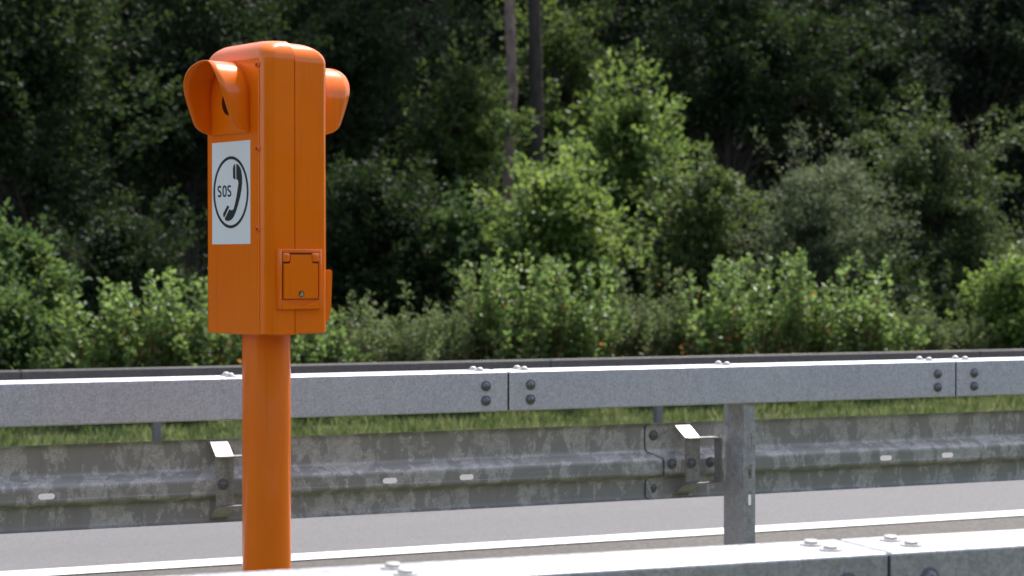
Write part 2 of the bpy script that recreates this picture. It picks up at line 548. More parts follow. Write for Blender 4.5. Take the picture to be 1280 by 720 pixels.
def super_rail(name, label, q, dq, htop, joints, posts, t0, t1, mats, wface=-1, detail=(-4, 8), with_w=True, slots=(), wj=None, hbox=0.150, wbot=0.42, post_slots=True, floor=-0.02, topb=()):
    root = empty(name, road(0, q), YAW)
    tag(root, label, 'guardrail')
    ends = [t0] + [j for j in joints if t0 < j < t1] + [t1]
    gap = 0.003
    hb = htop - hbox
    for a, b in zip(ends, ends[1:]):
        bm = bmesh.new()
        add_box(bm, a + gap, b - gap, 0, dq, hb, htop, 0.007, 3)
        _o = from_bm('box_beam', bm, mats['box'], root); auto_smooth(_o, 50); _m = _o.modifiers.new('normals', 'WEIGHTED_NORMAL'); _m.keep_sharp = True
    for j in joints:
        if not (t0 < j < t1): continue
        bm = bmesh.new()
        add_box(bm, j - 0.10, j + 0.10, 0.006, dq - 0.006, hb + 0.006, htop - 0.006)
        from_bm('joint_sleeve', bm, M['gap'], root)
        if detail[0] < j < detail[1]:
            for s in (-0.093, 0.088):
                bolt(root, (j + s, 0, htop - 0.052), 'y', mats['bolt'])
                bolt(root, (j + s, 0, htop - 0.107), 'y', mats['bolt'])
                for yy in (0.062, 0.132):
                    bolt(root, (j + s, yy, htop), 'z', mats['topbolt'], 1, mats.get('hex', False))
    for p in posts:
        c_post(root, p, 0.02, dq - 0.012, floor, hb, 0.050, mats['post'], post_slots)
    for p in topb:
        for yy in (0.062, 0.132):
            bolt(root, (p, yy, htop), 'z', mats['topbolt'], 1, mats.get('hex', False))
    if with_w:
        if wface < 0:      # panel beyond the post, its back to us
            yw = 0.318
            yp = 0.205
        else:
            yw = -0.14; yp = -0.02
        for k, (a, b) in enumerate(zip(wj, wj[1:])):
            sl = [s for s in slots if a + 0.1 < s[0] < b - 0.02]
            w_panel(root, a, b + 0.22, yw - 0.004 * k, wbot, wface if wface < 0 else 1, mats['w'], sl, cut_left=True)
        for a in wj[1:-1]:
            if detail[0] < a < detail[1] and wface < 0:
                bolt(root, (a + 0.035, yw - 0.005, wbot + 0.262), 'y', mats['bolt'], 1, True)
                bolt(root, (a + 0.035, yw - 0.005, wbot + 0.050), 'y', mats['bolt'], 1, True)
                bolt(root, (a + 0.088, yw - 0.068, wbot + 0.150), 'y', mats['bolt'], 1, True)
                bolt(root, (a + 0.265, yw - 0.068, wbot + 0.150), 'y', mats['bolt'], 1, True)
        if wface < 0:
            for p in posts:
                if detail[0] - 2 < p < detail[1] + 2:
                    hat_bracket(root, p - 0.165, yp, yw, wbot, -1, mats['bracket'], mats['bolt'])
    return root

# middle rail
QM = 6.54
j0, j1 = tx(636, QM), tx(1196, QM)
st = j1 - j0
pm = tx(930, QM + 0.02)
joints_m = [j0 + st * k for k in range(-6, 7)]
posts_m = [pm + 0.955 * st * k for k in range(-6, 7)]
tb_m = [tx(903, QM + 0.1) + st * k for k in range(-2, 4)]
tb_n = [tx(493, 3.1) + st * k for k in range(-1, 4)]
wq = QM + 0.318 - 0.062
wjt = tx(806, QM + 0.318)
slots_m = [(tx(x, wq), 0.029) for x in (57, 487, 583, 1107, 1184)]
super_rail('guardrail', 'middle guardrail behind the orange phone, with box beam, corrugated panel, brackets and one post showing',
           QM, 0.19, 0.975, joints_m, posts_m, j0 - 6 * st, j0 + 6 * st,
           dict(box=M['zinc'], post=M['post'], w=M['zinc_old'], bracket=M['bracket'], bolt=M['bolt'], topbolt=M['bolt_bright']),
           slots=slots_m, wj=[wjt - 4 * st, wjt - 2 * st, wjt, wjt + 2 * st, wjt + 4 * st], detail=(-1.5, 8), topb=tb_m)
# near rail, lower, in front of the phone
QN = 3.0
jn = tx(1110, QN)
joints_n = [jn + st * k for k in range(-5, 6)]
posts_n = [jn - 0.95 + st * k for k in range(-4, 6)]
near = super_rail('guardrail', 'nearest guardrail at the bottom edge, only its sun-bleached flat top and bolts showing',
           QN, 0.19, 0.837, joints_n, posts_n, jn - 5 * st, jn + 5 * st,
           dict(box=M['zinc_near'], post=M['post'], w=M['zinc_old'], bracket=M['bracket'], bolt=M['bolt'], topbolt=M['bolt_bright'], hex=True),
           wface=1, wj=[jn - 4.8 * st, jn - 2.8 * st, jn - 0.8 * st, jn + 1.2 * st, jn + 3.2 * st], wbot=0.30, detail=(-3, 6), post_slots=False, topb=tb_n)
near.rotation_euler = (0, 0.0085, YAW); near.location.z += 0.019
# far rail across the lane
QF = 13.35
jf = tx(26, QF)
stf = 4.0
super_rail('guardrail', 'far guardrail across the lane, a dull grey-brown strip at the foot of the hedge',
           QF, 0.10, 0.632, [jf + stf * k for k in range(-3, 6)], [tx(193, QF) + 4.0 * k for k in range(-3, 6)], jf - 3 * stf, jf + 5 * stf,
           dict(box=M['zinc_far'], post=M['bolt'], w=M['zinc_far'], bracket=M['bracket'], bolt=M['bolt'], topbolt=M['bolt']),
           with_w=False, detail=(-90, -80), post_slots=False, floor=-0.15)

# ------------------------------------------------------------------ emergency phone
PX, PZ = -0.6825, 5.22
PA, PB = 0.103, 0.153             # half width (x), half depth (y)
ph = empty('emergency_phone', (PX, PZ, 0), math.radians(41.4))
tag(ph, 'orange roadside emergency phone on an orange pole, with two hoods and white SOS sign', 'emergency phone')
ZB, ZT = 1.188, 1.985

bm = bmesh.new()
add_lathe(bm, [(0.0, 0.0), (0.0675, 0.0), (0.0675, 0.6), (0.0675, 1.195), (0.0, 1.195)], (0, 0, 0), 'z', 56)
pole = from_bm('pole', bm, M['orange'], ph); auto_smooth(pole, 50)
pole.location = (0.0, 0.0, 0)
bm = bmesh.new()
add_lathe(bm, [(0.0, 0.0), (0.12, 0.0), (0.12, 0.012), (0.0, 0.012)], (0, 0, 0), 'z', 40)
from_bm('base_plate', bm, M['orange'], ph)

def rrect(a, b, r, n=7):
    pts = []
    for cx, cy, a0 in ((a - r, b - r, 0), (-a + r, b - r, 90), (-a + r, -b + r, 180), (a - r, -b + r, 270)):
        for k in range(n + 1):
            an = math.radians(a0 + 90 * k / n)
            pts.append((cx + r * math.cos(an), cy + r * math.sin(an)))
    return pts

def shell_bm(a, b, zb, zt, R=0.055, rc=0.034):
    bm = bmesh.new()
    rings = []
    def ring(a_, b_, r_, z):
        rings.append([bm.verts.new((x, y, z)) for x, y in rrect(a_, b_, r_)])
    ring(a - 0.004, b - 0.004, rc, zb); ring(a, b, rc, zb + 0.004)
    ring(a, b, rc, zb + 0.3); ring(a, b, rc, zt - R)
    m = 12
    for k in range(1, m + 1):
        th = math.radians(90) * k / m
        i = R * (1 - math.cos(th))
        ring(a - i, b - i, rc + i * 0.35, zt - R + R * math.sin(th))
    for s in (0.75, 0.5, 0.25):
        ring((a - R) * s, (b - R) * s, min((a - R), (b - R)) * s * 0.6, zt + 0.003 * (1 - s * s))
    for A, B in zip(rings, rings[1:]):
        n = len(A)
        for k in range(n): bm.faces.new((A[k], A[(k + 1) % n], B[(k + 1) % n], B[k]))
    bm.faces.new(rings[0]); bm.faces.new(rings[-1])
    return bm

XS = -0.013
bm = shell_bm(PA + 0.003, PB + 0.003, ZB, ZT + 0.003)
bmesh.ops.bisect_plane(bm, geom=bm.verts[:] + bm.edges[:] + bm.faces[:], plane_co=(XS, 0, 0), plane_no=(1, 0, 0), clear_outer=True)
bmesh.ops.holes_fill(bm, edges=[e for e in bm.edges if e.is_boundary])
_o = from_bm('front_shell', bm, M['orange'], ph); auto_smooth(_o, 40); _m = _o.modifiers.new('normals', 'WEIGHTED_NORMAL'); _m.keep_sharp = True
bm = shell_bm(PA, PB, ZB + 0.002, ZT - 0.001, 0.056, 0.020)
bmesh.ops.bisect_plane(bm, geom=bm.verts[:] + bm.edges[:] + bm.faces[:], plane_co=(XS + 0.0045, 0, 0), plane_no=(-1, 0, 0), clear_outer=True)
bmesh.ops.holes_fill(bm, edges=[e for e in bm.edges if e.is_boundary])
_o = from_bm('rear_shell', bm, M['orange'], ph); auto_smooth(_o, 40); _m = _o.modifiers.new('normals', 'WEIGHTED_NORMAL'); _m.keep_sharp = True
bm = shell_bm(PA - 0.002, PB - 0.002, ZB + 0.004, ZT - 0.003)
from_bm('seam_gasket', bm, M['seam'], ph)

# raised closing strip down the sign face with its screws
bm = bmesh.new()
add_box(bm, -PA - 0.0055, -PA, -0.1265, -0.1150, ZB + 0.004, 1.905, 0.0015, 2)
from_bm('closing_strip', bm, M['orange'], ph)
for zz in (1.916, 1.690, 1.474):
    bm = bmesh.new()
    add_lathe(bm, [(0.0, -0.003), (0.0085, -0.003), (0.0085, -0.0075), (0.0065, -0.0085), (0.0058, -0.006), (0.0, -0.006)], (0, 0, 0), 'x', 20)
    o = from_bm('screw', bm, M['orange'], ph); o.location = (-PA, -0.1205, zz); auto_smooth(o)
    bm = bmesh.new()
    add_lathe(bm, [(0.0, -0.0062), (0.0036, -0.0062), (0.0036, -0.0070), (0.0, -0.0070)], (0, 0, 0), 'x', 6)
    s_ = from_bm('screw_socket', bm, M['seam'], o)

# hoods
HY, HW, HZ0, HZ1 = 0.014, 0.0935, 1.738, 1.932
def arch(n=28, m=8, w_=HW):
    pts = []
    zc = HZ1 - w_
    for k in range(m): pts.append((-w_, HZ0 + (zc - HZ0) * k / m))
    for k in range(n + 1):
        a = math.pi - math.pi * k / n
        pts.append((w_ * math.cos(a), zc + w_ * math.sin(a)))
    for k in range(1, m + 1): pts.append((w_, zc - (zc - HZ0) * k / m))
    return pts
def reach(z):
    u = (z - HZ0) / (HZ1 - HZ0)
    ks = [0.0, 0.05, 0.13, 0.25, 0.45, 0.65, 0.82, 0.93, 1.0]
    ps = [0.012, 0.043, 0.062, 0.073, 0.089, 0.102, 0.107, 0.103, 0.094]
    u = min(1.0, max(0.0, u))
    k = max(i for i in range(8) if ks[i] <= u)
    a = (u - ks[k]) / (ks[k + 1] - ks[k])
    sl = [(ps[min(i + 1, 8)] - ps[max(i - 1, 0)]) / (ks[min(i + 1, 8)] - ks[max(i - 1, 0)]) for i in (k, k + 1)]
    d = ks[k + 1] - ks[k]
    return ((2 * a ** 3 - 3 * a * a + 1) * ps[k] + (a ** 3 - 2 * a * a + a) * d * sl[0]
            + (-2 * a ** 3 + 3 * a * a) * ps[k + 1] + (a ** 3 - a * a) * d * sl[1])
def hood(sx, HY, scl):
    bm = bmesh.new()
    pts = []
    zc = HZ1 - HW
    m = 26
    for k in range(m): pts.append((-HW, HZ0 + (zc - HZ0) * (k / m) ** 1.6))
    for k in range(33):
        a = math.pi - math.pi * k / 32
        pts.append((HW * math.cos(a), zc + HW * math.sin(a)))
    for k in range(1, m + 1): pts.append((HW, HZ0 + (zc - HZ0) * (1 - k / m) ** 1.6))
    rows = []
    for y, z in pts:
        r = reach(z) * scl
        rows.append([bm.verts.new((sx * (PA + 0.003 + r * v / 5), HY + y, z)) for v in range(6)])
    for a, b in zip(rows, rows[1:]):
        for v in range(5): bm.faces.new((a[v], a[v + 1], b[v + 1], b[v]))
    o = from_bm('light_hood', bm, M['orange'], ph); auto_smooth(o, 60)
    md = o.modifiers.new('thickness', 'SOLIDIFY'); md.thickness = 0.0028; md.offset = 0
    # mounting plate and lens
    bm = bmesh.new()
    ap = arch()
    f = bm.faces.new([bm.verts.new((sx * (PA + 0.0035), HY + y * 1.012, z + (0.0015 if z > HZ0 + 0.01 else -0.0015))) for y, z in ap])
    ex = bmesh.ops.extrude_face_region(bm, geom=[f])
    for v in [e for e in ex['geom'] if isinstance(e, bmesh.types.BMVert)]: v.co.x += sx * 0.0035
    from_bm('hood_plate', bm, M['orange'], o)
    bm = bmesh.new()
    add_lathe(bm, [(0.0, sx * 0.0065), (0.036, sx * 0.0065), (0.036, sx * 0.0085), (0.028, sx * 0.0100), (0.0, sx * 0.012)], (sx * PA, HY, 1.824), 'x', 40)
    auto_smooth(from_bm('lens', bm, M['lens'], o), 60)
hood(-1, HY, 0.92); hood(1, -0.028, 0.92)

# sign on the left face: traced in picture units 231 x 610, mapped to the real plate
SY0, SY1, SZ0, SZ1 = 0.107, -0.083, 1.435, 1.716
sg_bm = bmesh.new()
add_box(sg_bm, -PA - 0.0042, -PA - 0.003, SY1, SY0, SZ0, SZ1)
sign = from_bm('sign_panel', sg_bm, M['white'], ph)
def sp(u, v):
    fx = (u - 52) / 231.0; fz = (v - 64) / 606.0
    return (SY0 + (SY1 - SY0) * fx, SZ1 + (SZ0 - SZ1) * fz)
def decal(name, polys, mat, parent, x=-PA - 0.0042, th=0.0006):
    bm = bmesh.new()
    for poly in polys:
        fr = [bm.verts.new((x - th, y, z)) for y, z in poly]
        bk = [bm.verts.new((x + 0.0002, y, z)) for y, z in poly]
        for tri in tessellate_polygon([[Vector((y, z, 0)) for y, z in poly]]):
            bm.faces.new([fr[j] for j in tri])
        n = len(poly)
        for k in range(n): bm.faces.new((fr[k], fr[(k + 1) % n], bk[(k + 1) % n], bk[k]))
    return from_bm(name, bm, mat, parent)
def stroke(path, wd, closed=False):
    P = [Vector(p) for p in path]; n = len(P)
    L, R_ = [], []
    for i in range(n):
        if closed: d = P[(i + 1) % n] - P[i - 1]
        else: d = P[min(i + 1, n - 1)] - P[max(i - 1, 0)]
        d.normalize(); nn = Vector((-d.y, d.x)) * wd / 2
        L.append(P[i] + nn); R_.append(P[i] - nn)
    out = []
    rng = range(n) if closed else range(n - 1)
    for i in rng:
        j = (i + 1) % n
        out.append([tuple(L[i]), tuple(L[j]), tuple(R_[j]), tuple(R_[i])])
    return out
def smooth_path(pts, n=6):
    P = [Vector(p) for p in pts]; out = []
    for i in range(len(P) - 1):
        p0 = P[max(i - 1, 0)]; p1 = P[i]; p2 = P[i + 1]; p3 = P[min(i + 2, len(P) - 1)]
        for k in range(n):
            t = k / n
            out.append(0.5 * ((2 * p1) + (p2 - p0) * t + (2 * p0 - 5 * p1 + 4 * p2 - p3) * t * t + (3 * p1 - p0 - 3 * p2 + p3) * t ** 3))
    out.append(P[-1])
    return [tuple(p) for p in out]
ring_pts = [sp(167 + 101.5 * math.cos(2 * math.pi * k / 72), 363 + 204 * math.sin(2 * math.pi * k / 72)) for k in range(72)]
decal('ring', stroke(ring_pts, 0.0080, True), M['black'], sign)
main_poly = [(201, 197), (210, 201), (221, 214), (230, 236), (235, 268), (236, 305), (232, 350), (223, 395), (211, 440), (197, 482), (183, 512), (168, 527), (152, 533), (138, 530), (132, 524), (132, 514), (160, 462), (166, 468), (176, 470), (184, 463), (193, 432), (203, 385), (210, 340), (214, 312), (212, 297), (207, 290), (201, 287)]
decal('handset', [[sp(*p) for p in main_poly],
                  [sp(*p) for p in ((194, 197), (196, 288), (188, 287), (182, 279), (181, 222), (185, 205))],
                  [sp(*p) for p in ((147, 440), (158, 448), (127, 511), (121, 503), (121, 488))]], M['black'], sign)
S_PATH = [(0.96, 0.09), (0.75, 0.02), (0.48, 0.0), (0.18, 0.05), (0.04, 0.20), (0.12, 0.36), (0.48, 0.49), (0.86, 0.62), (0.97, 0.79), (0.84, 0.95), (0.5, 1.0), (0.22, 0.98), (0.02, 0.91)]
for u0 in (89, 149):
    decal('letter', stroke([sp(u0 + 19 * x, 326 + 58 * y) for x, y in smooth_path(S_PATH)], 0.0052), M['black'], sign)
op = []
for k in range(36):
    a = 2 * math.pi * k / 36
    cx, cy = math.cos(a), math.sin(a)
    e = 0.75
    op.append(sp(129.5 + 9.5 * math.copysign(abs(cx) ** e, cx), 355 + 29 * math.copysign(abs(cy) ** e, cy)))
decal('letter', stroke(op, 0.0052, True), M['black'], sign)

# flap on the broad face (local -y)
def flap():
    y = -PB - 0.003
    x0, x1, z0, z1 = -0.071, 0.073, 1.258, 1.422
    bm = bmesh.new()
    add_box(bm, x0, x1, y - 0.004, y + 0.004, z0, z1, 0.002, 2)                # base plate
    fr = from_bm('flap_frame', bm, M['orange'], ph); auto_smooth(fr)
    bm = bmesh.new()
    for b in ((x0 + 0.001, x0 + 0.011, z0 + 0.001, z1 - 0.001), (x1 - 0.011, x1 - 0.001, z0 + 0.001, z1 - 0.001)):
        add_box(bm, b[0], b[1], y - 0.009, y - 0.003, b[2], b[3], 0.0015, 2)
    add_box(bm, x0 + 0.0115, x1 - 0.0115, y - 0.009, y - 0.003, z1 - 0.011, z1 - 0.001, 0.0015, 2)
    for s0, s1 in ((x0 + 0.0125, x0 + 0.036), (x1 - 0.036, x1 - 0.0125)):      # hinge ears
        add_box(bm, s0, s1, y - 0.0125, y - 0.003, z1 - 0.036, z1 - 0.0115, 0.004, 3)
    # V shaped sill below the lid
    pts = [(x0 + 0.0115, z0 + 0.001), (x1 - 0.0115, z0 + 0.001), (x1 - 0.0115, z0 + 0.026), ((x0 + x1) / 2, z0 + 0.008), (x0 + 0.0115, z0 + 0.026)]
    f_ = [bm.verts.new((u, y - 0.009, v)) for u, v in pts]; b_ = [bm.verts.new((u, y - 0.003, v)) for u, v in pts]
    bm.faces.new((f_[0], f_[1], f_[3])); bm.faces.new((f_[1], f_[2], f_[3])); bm.faces.new((f_[0], f_[3], f_[4]))
    for k in range(5): bm.faces.new((f_[k], f_[(k + 1) % 5], b_[(k + 1) % 5], b_[k]))
    auto_smooth(from_bm('frame_rim', bm, M['orange'], fr))
    bm = bmesh.new()
    add_box(bm, x0 + 0.0115, x1 - 0.0115, y - 0.0052, y - 0.0043, z0 + 0.0265, z1 - 0.0115)
    from_bm('lid_shadow_gap', bm, M['seam'], fr)
    # lid with notched top corners
    bm = bmesh.new()
    lx0, lx1, lz0, lz1 = x0 + 0.0155, x1 - 0.0155, z0 + 0.028, z1 - 0.016
    pts = [(lx0, lz0), (lx1, lz0), (lx1, lz1 - 0.024), (lx1 - 0.022, lz1 - 0.024), (lx1 - 0.022, lz1), (lx0 + 0.022, lz1), (lx0 + 0.022, lz1 - 0.024), (lx0, lz1 - 0.024)]
    f_ = [bm.verts.new((u, y - 0.0115, v)) for u, v in pts]; b_ = [bm.verts.new((u, y - 0.0045, v)) for u, v in pts]
    face = bm.faces.new(f_)
    for k in range(len(pts)): bm.faces.new((f_[k], f_[(k + 1) % len(pts)], b_[(k + 1) % len(pts)], b_[k]))
    bmesh.ops.bevel(bm, geom=list(face.edges), offset=0.0015, segments=2, affect='EDGES')
    lid = from_bm('flap_lid', bm, M['orange'], ph)
    bm = bmesh.new()
    add_lathe(bm, [(0.0, -0.001), (0.0088, -0.001), (0.0088, 0.0012), (0.0, 0.0012)], (0.0, 0, 0), 'y', 24)
    lk = from_bm('lock', bm, M['seam'], lid); lk.location = (0.001, y - 0.0118, z0 + 0.042)
    bm = bmesh.new()
    vs = [(-0.0035, -0.006), (0.0035, -0.006), (0.0042, -0.001), (0.0, 0.007), (-0.0042, -0.001)]
    a = [bm.verts.new((u, -0.0035, v)) for u, v in vs]; b = [bm.verts.new((u * 1.3, -0.001, v * 1.2)) for u, v in vs]
    bm.faces.new(a)
    for k in range(5): bm.faces.new((a[k], a[(k + 1) % 5], b[(k + 1) % 5], b[k]))
    ky = from_bm('lock_pin', bm, M['chrome'], lid); ky.location = (0.001, y - 0.0118, z0 + 0.042)
flap()
# speaking flap on the right hand face, seen edge-on
bm = bmesh.new()
pts = [(PA, 1.365), (PA + 0.020, 1.365), (PA + 0.024, 1.360), (PA + 0.020, 1.255), (PA + 0.010, 1.222), (PA, 1.222)]
a = [bm.verts.new((x, -0.138, z)) for x, z in pts]; b = [bm.verts.new((x, 0.02, z)) for x, z in pts]
bm.faces.new(a); bm.faces.new(b)
for k in range(len(pts)): bm.faces.new((a[k], a[(k + 1) % len(pts)], b[(k + 1) % len(pts)], b[k]))
bmesh.ops.bevel(bm, geom=[e for e in bm.edges], offset=0.002, segments=2, affect='EDGES')
auto_smooth(from_bm('side_flap', bm, M['orange'], ph))

# ------------------------------------------------------------------ foliage
def unit(a):
    return a / np.maximum(np.linalg.norm(a, axis=1, keepdims=True), 1e-9)

def leaf_object(name, P, D, L, W, tone, mat, parent, up=0.7, fold=0.18, curl=0.0):
    n = len(P)
    U = unit(RNG.normal(size=(n, 3)) * 0.75 + np.array([0, 0, up]))
    D = unit(D)
    S = unit(np.cross(D, U))
    U = np.cross(S, D)
    L = L[:, None]; W = W[:, None]
    V = np.empty((n, 4, 3))
    V[:, 0] = P
    mid = P + D * L * 0.45 + U * (W * fold)
    V[:, 1] = mid + S * W * 0.5
    V[:, 2] = P + D * L - np.array([0, 0, 1]) * L * curl
    V[:, 3] = mid - S * W * 0.5
    me = bpy.data.meshes.new(name)
    me.vertices.add(4 * n)
    me.vertices.foreach_set('co', V.reshape(-1).astype(np.float32))
    idx = np.arange(n)[:, None] * 4
    tri = np.concatenate([idx + 0, idx + 1, idx + 2, idx + 0, idx + 2, idx + 3], axis=1).reshape(-1)
    me.loops.add(6 * n)
    me.loops.foreach_set('vertex_index', tri.astype(np.int32))
    me.polygons.add(2 * n)
    me.polygons.foreach_set('loop_start', (np.arange(2 * n) * 3).astype(np.int32))
    me.update(calc_edges=True)
    at = me.attributes.new('tone', 'FLOAT', 'FACE')
    at.data.foreach_set('value', np.repeat(np.clip(tone, 0, 1), 2).astype(np.float32))
    return link_mesh(name, me, mat, parent)

def add_tube(bm, pts, radii, n=7):
    rings = []
    for i, p in enumerate(pts):
        p = Vector(p)
        d = (Vector(pts[min(i + 1, len(pts) - 1)]) - Vector(pts[max(i - 1, 0)])).normalized()
        u = d.orthogonal().normalized() if abs(d.z) < 0.9 else Vector((1, 0, 0)).cross(d).normalized()
        v = d.cross(u)
        rings.append([bm.verts.new(p + (u * math.cos(2 * math.pi * k / n) + v * math.sin(2 * math.pi * k / n)) * radii[i]) for k in range(n)])
    for a, b in zip(rings, rings[1:]):
        for k in range(n): bm.faces.new((a[k], a[(k + 1) % n], b[(k + 1) % n], b[k]))
    bm.faces.new(rings[0]); bm.faces.new(rings[-1])

def tones(n, base, spread):
    return np.clip(base + RNG.normal(size=n) * spread, 0.0, 0.90)

def shoot_shrub(name, label, x, y, z0, h, rad, mat, shoots=34, leaf=0.055, asp=0.62, per=46, lean=0.25, tall=0.15, brown=0.03, bare=0.26, group='shrubs of the roadside hedge', cat='shrub', tone=0.5):
    """many upright leafy shoots growing from the ground"""
    root = empty(name, (x, y, z0)); tag(root, label, cat, group)
    Ps, Ds, Ls, Ts = [], [], [], []
    bm = bmesh.new()
    for k in range(shoots):
        a = random.uniform(0, 2 * math.pi); r = rad * math.sqrt(random.random())
        bx, by = r * math.cos(a) * 0.55, r * math.sin(a) * 0.55
        hh = h * random.uniform(0.70, 0.93) * (1 - 0.25 * (r / rad) ** 2)
        if random.random() < tall: hh = h * random.uniform(0.96, 1.16)
        txx, tyy = bx + r * math.cos(a) * 0.55 + random.gauss(0, lean * 0.3), by + r * math.sin(a) * 0.55 + random.gauss(0, lean * 0.3)
        pts = []
        w1, w2 = random.uniform(-0.05, 0.05), random.uniform(-0.05, 0.05)
        for i in range(6):
            u = i / 5
            pts.append((bx + (txx - bx) * u ** 1.4 + w1 * math.sin(u * 5), by + (tyy - by) * u ** 1.4 + w2 * math.sin(u * 4 + 1), hh * u))
        add_tube(bm, pts, [0.010 * (1 - 0.8 * i / 5) for i in range(6)], 5)
        n = int(per * hh / h * random.uniform(0.8, 1.2))
        u = bare + (1 - bare) * RNG.random(n) ** 0.62
        arr = np.array(pts)
        f = u * 5; i0 = np.minimum(f.astype(int), 4); fr = (f - i0)[:, None]
        p = arr[i0] * (1 - fr) + arr[i0 + 1] * fr
        # side twigs carry part of the leaves away from the shoot
        off = RNG.normal(size=(n, 3)) * np.array([0.06, 0.06, 0.035]) * (1.35 - u[:, None])
        p = p + off
        an = RNG.random(n) * 2 * math.pi
        d = np.stack([np.cos(an), np.sin(an), 0.15 + 0.9 * u ** 2 + RNG.normal(size=n) * 0.3], axis=1)
        Ps.append(p); Ds.append(d)
        Ls.append(leaf * (0.75 + 0.5 * RNG.random(n)) * (1.12 - 0.35 * u ** 4))
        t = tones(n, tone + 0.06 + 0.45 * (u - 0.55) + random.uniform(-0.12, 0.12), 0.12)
        br = RNG.random(n) < brown * 4.5 * (1 - u) ** 1.5
        t[br] = 0.955 + 0.045 * RNG.random(br.sum())
        Ts.append(t)
    st_ = from_bm('stem', bm, M['stem'], root); auto_smooth(st_, 60)
    P = np.concatenate(Ps); D = np.concatenate(Ds); L = np.concatenate(Ls); T = np.concatenate(Ts)
    leaf_object('foliage', P, D, L, L * asp, T, mat, root, up=0.5, curl=0.1)
    return root

def px_at(px, q, yt=None):
    """world x,y of the ray through px at road distance q ; height of picture row yt there"""
    X = (px - 640) / F
    Z = q / (RX - RY * X)
    return X * Z, Z, (HC + (328 - yt) / F * Z) if yt is not None else 0

def gz(q):
    if q <= 20: return -0.12
    if q <= 34: return -0.12 + 0.03 * (q - 20)
    return 0.3 + 0.62 * (q - 34)

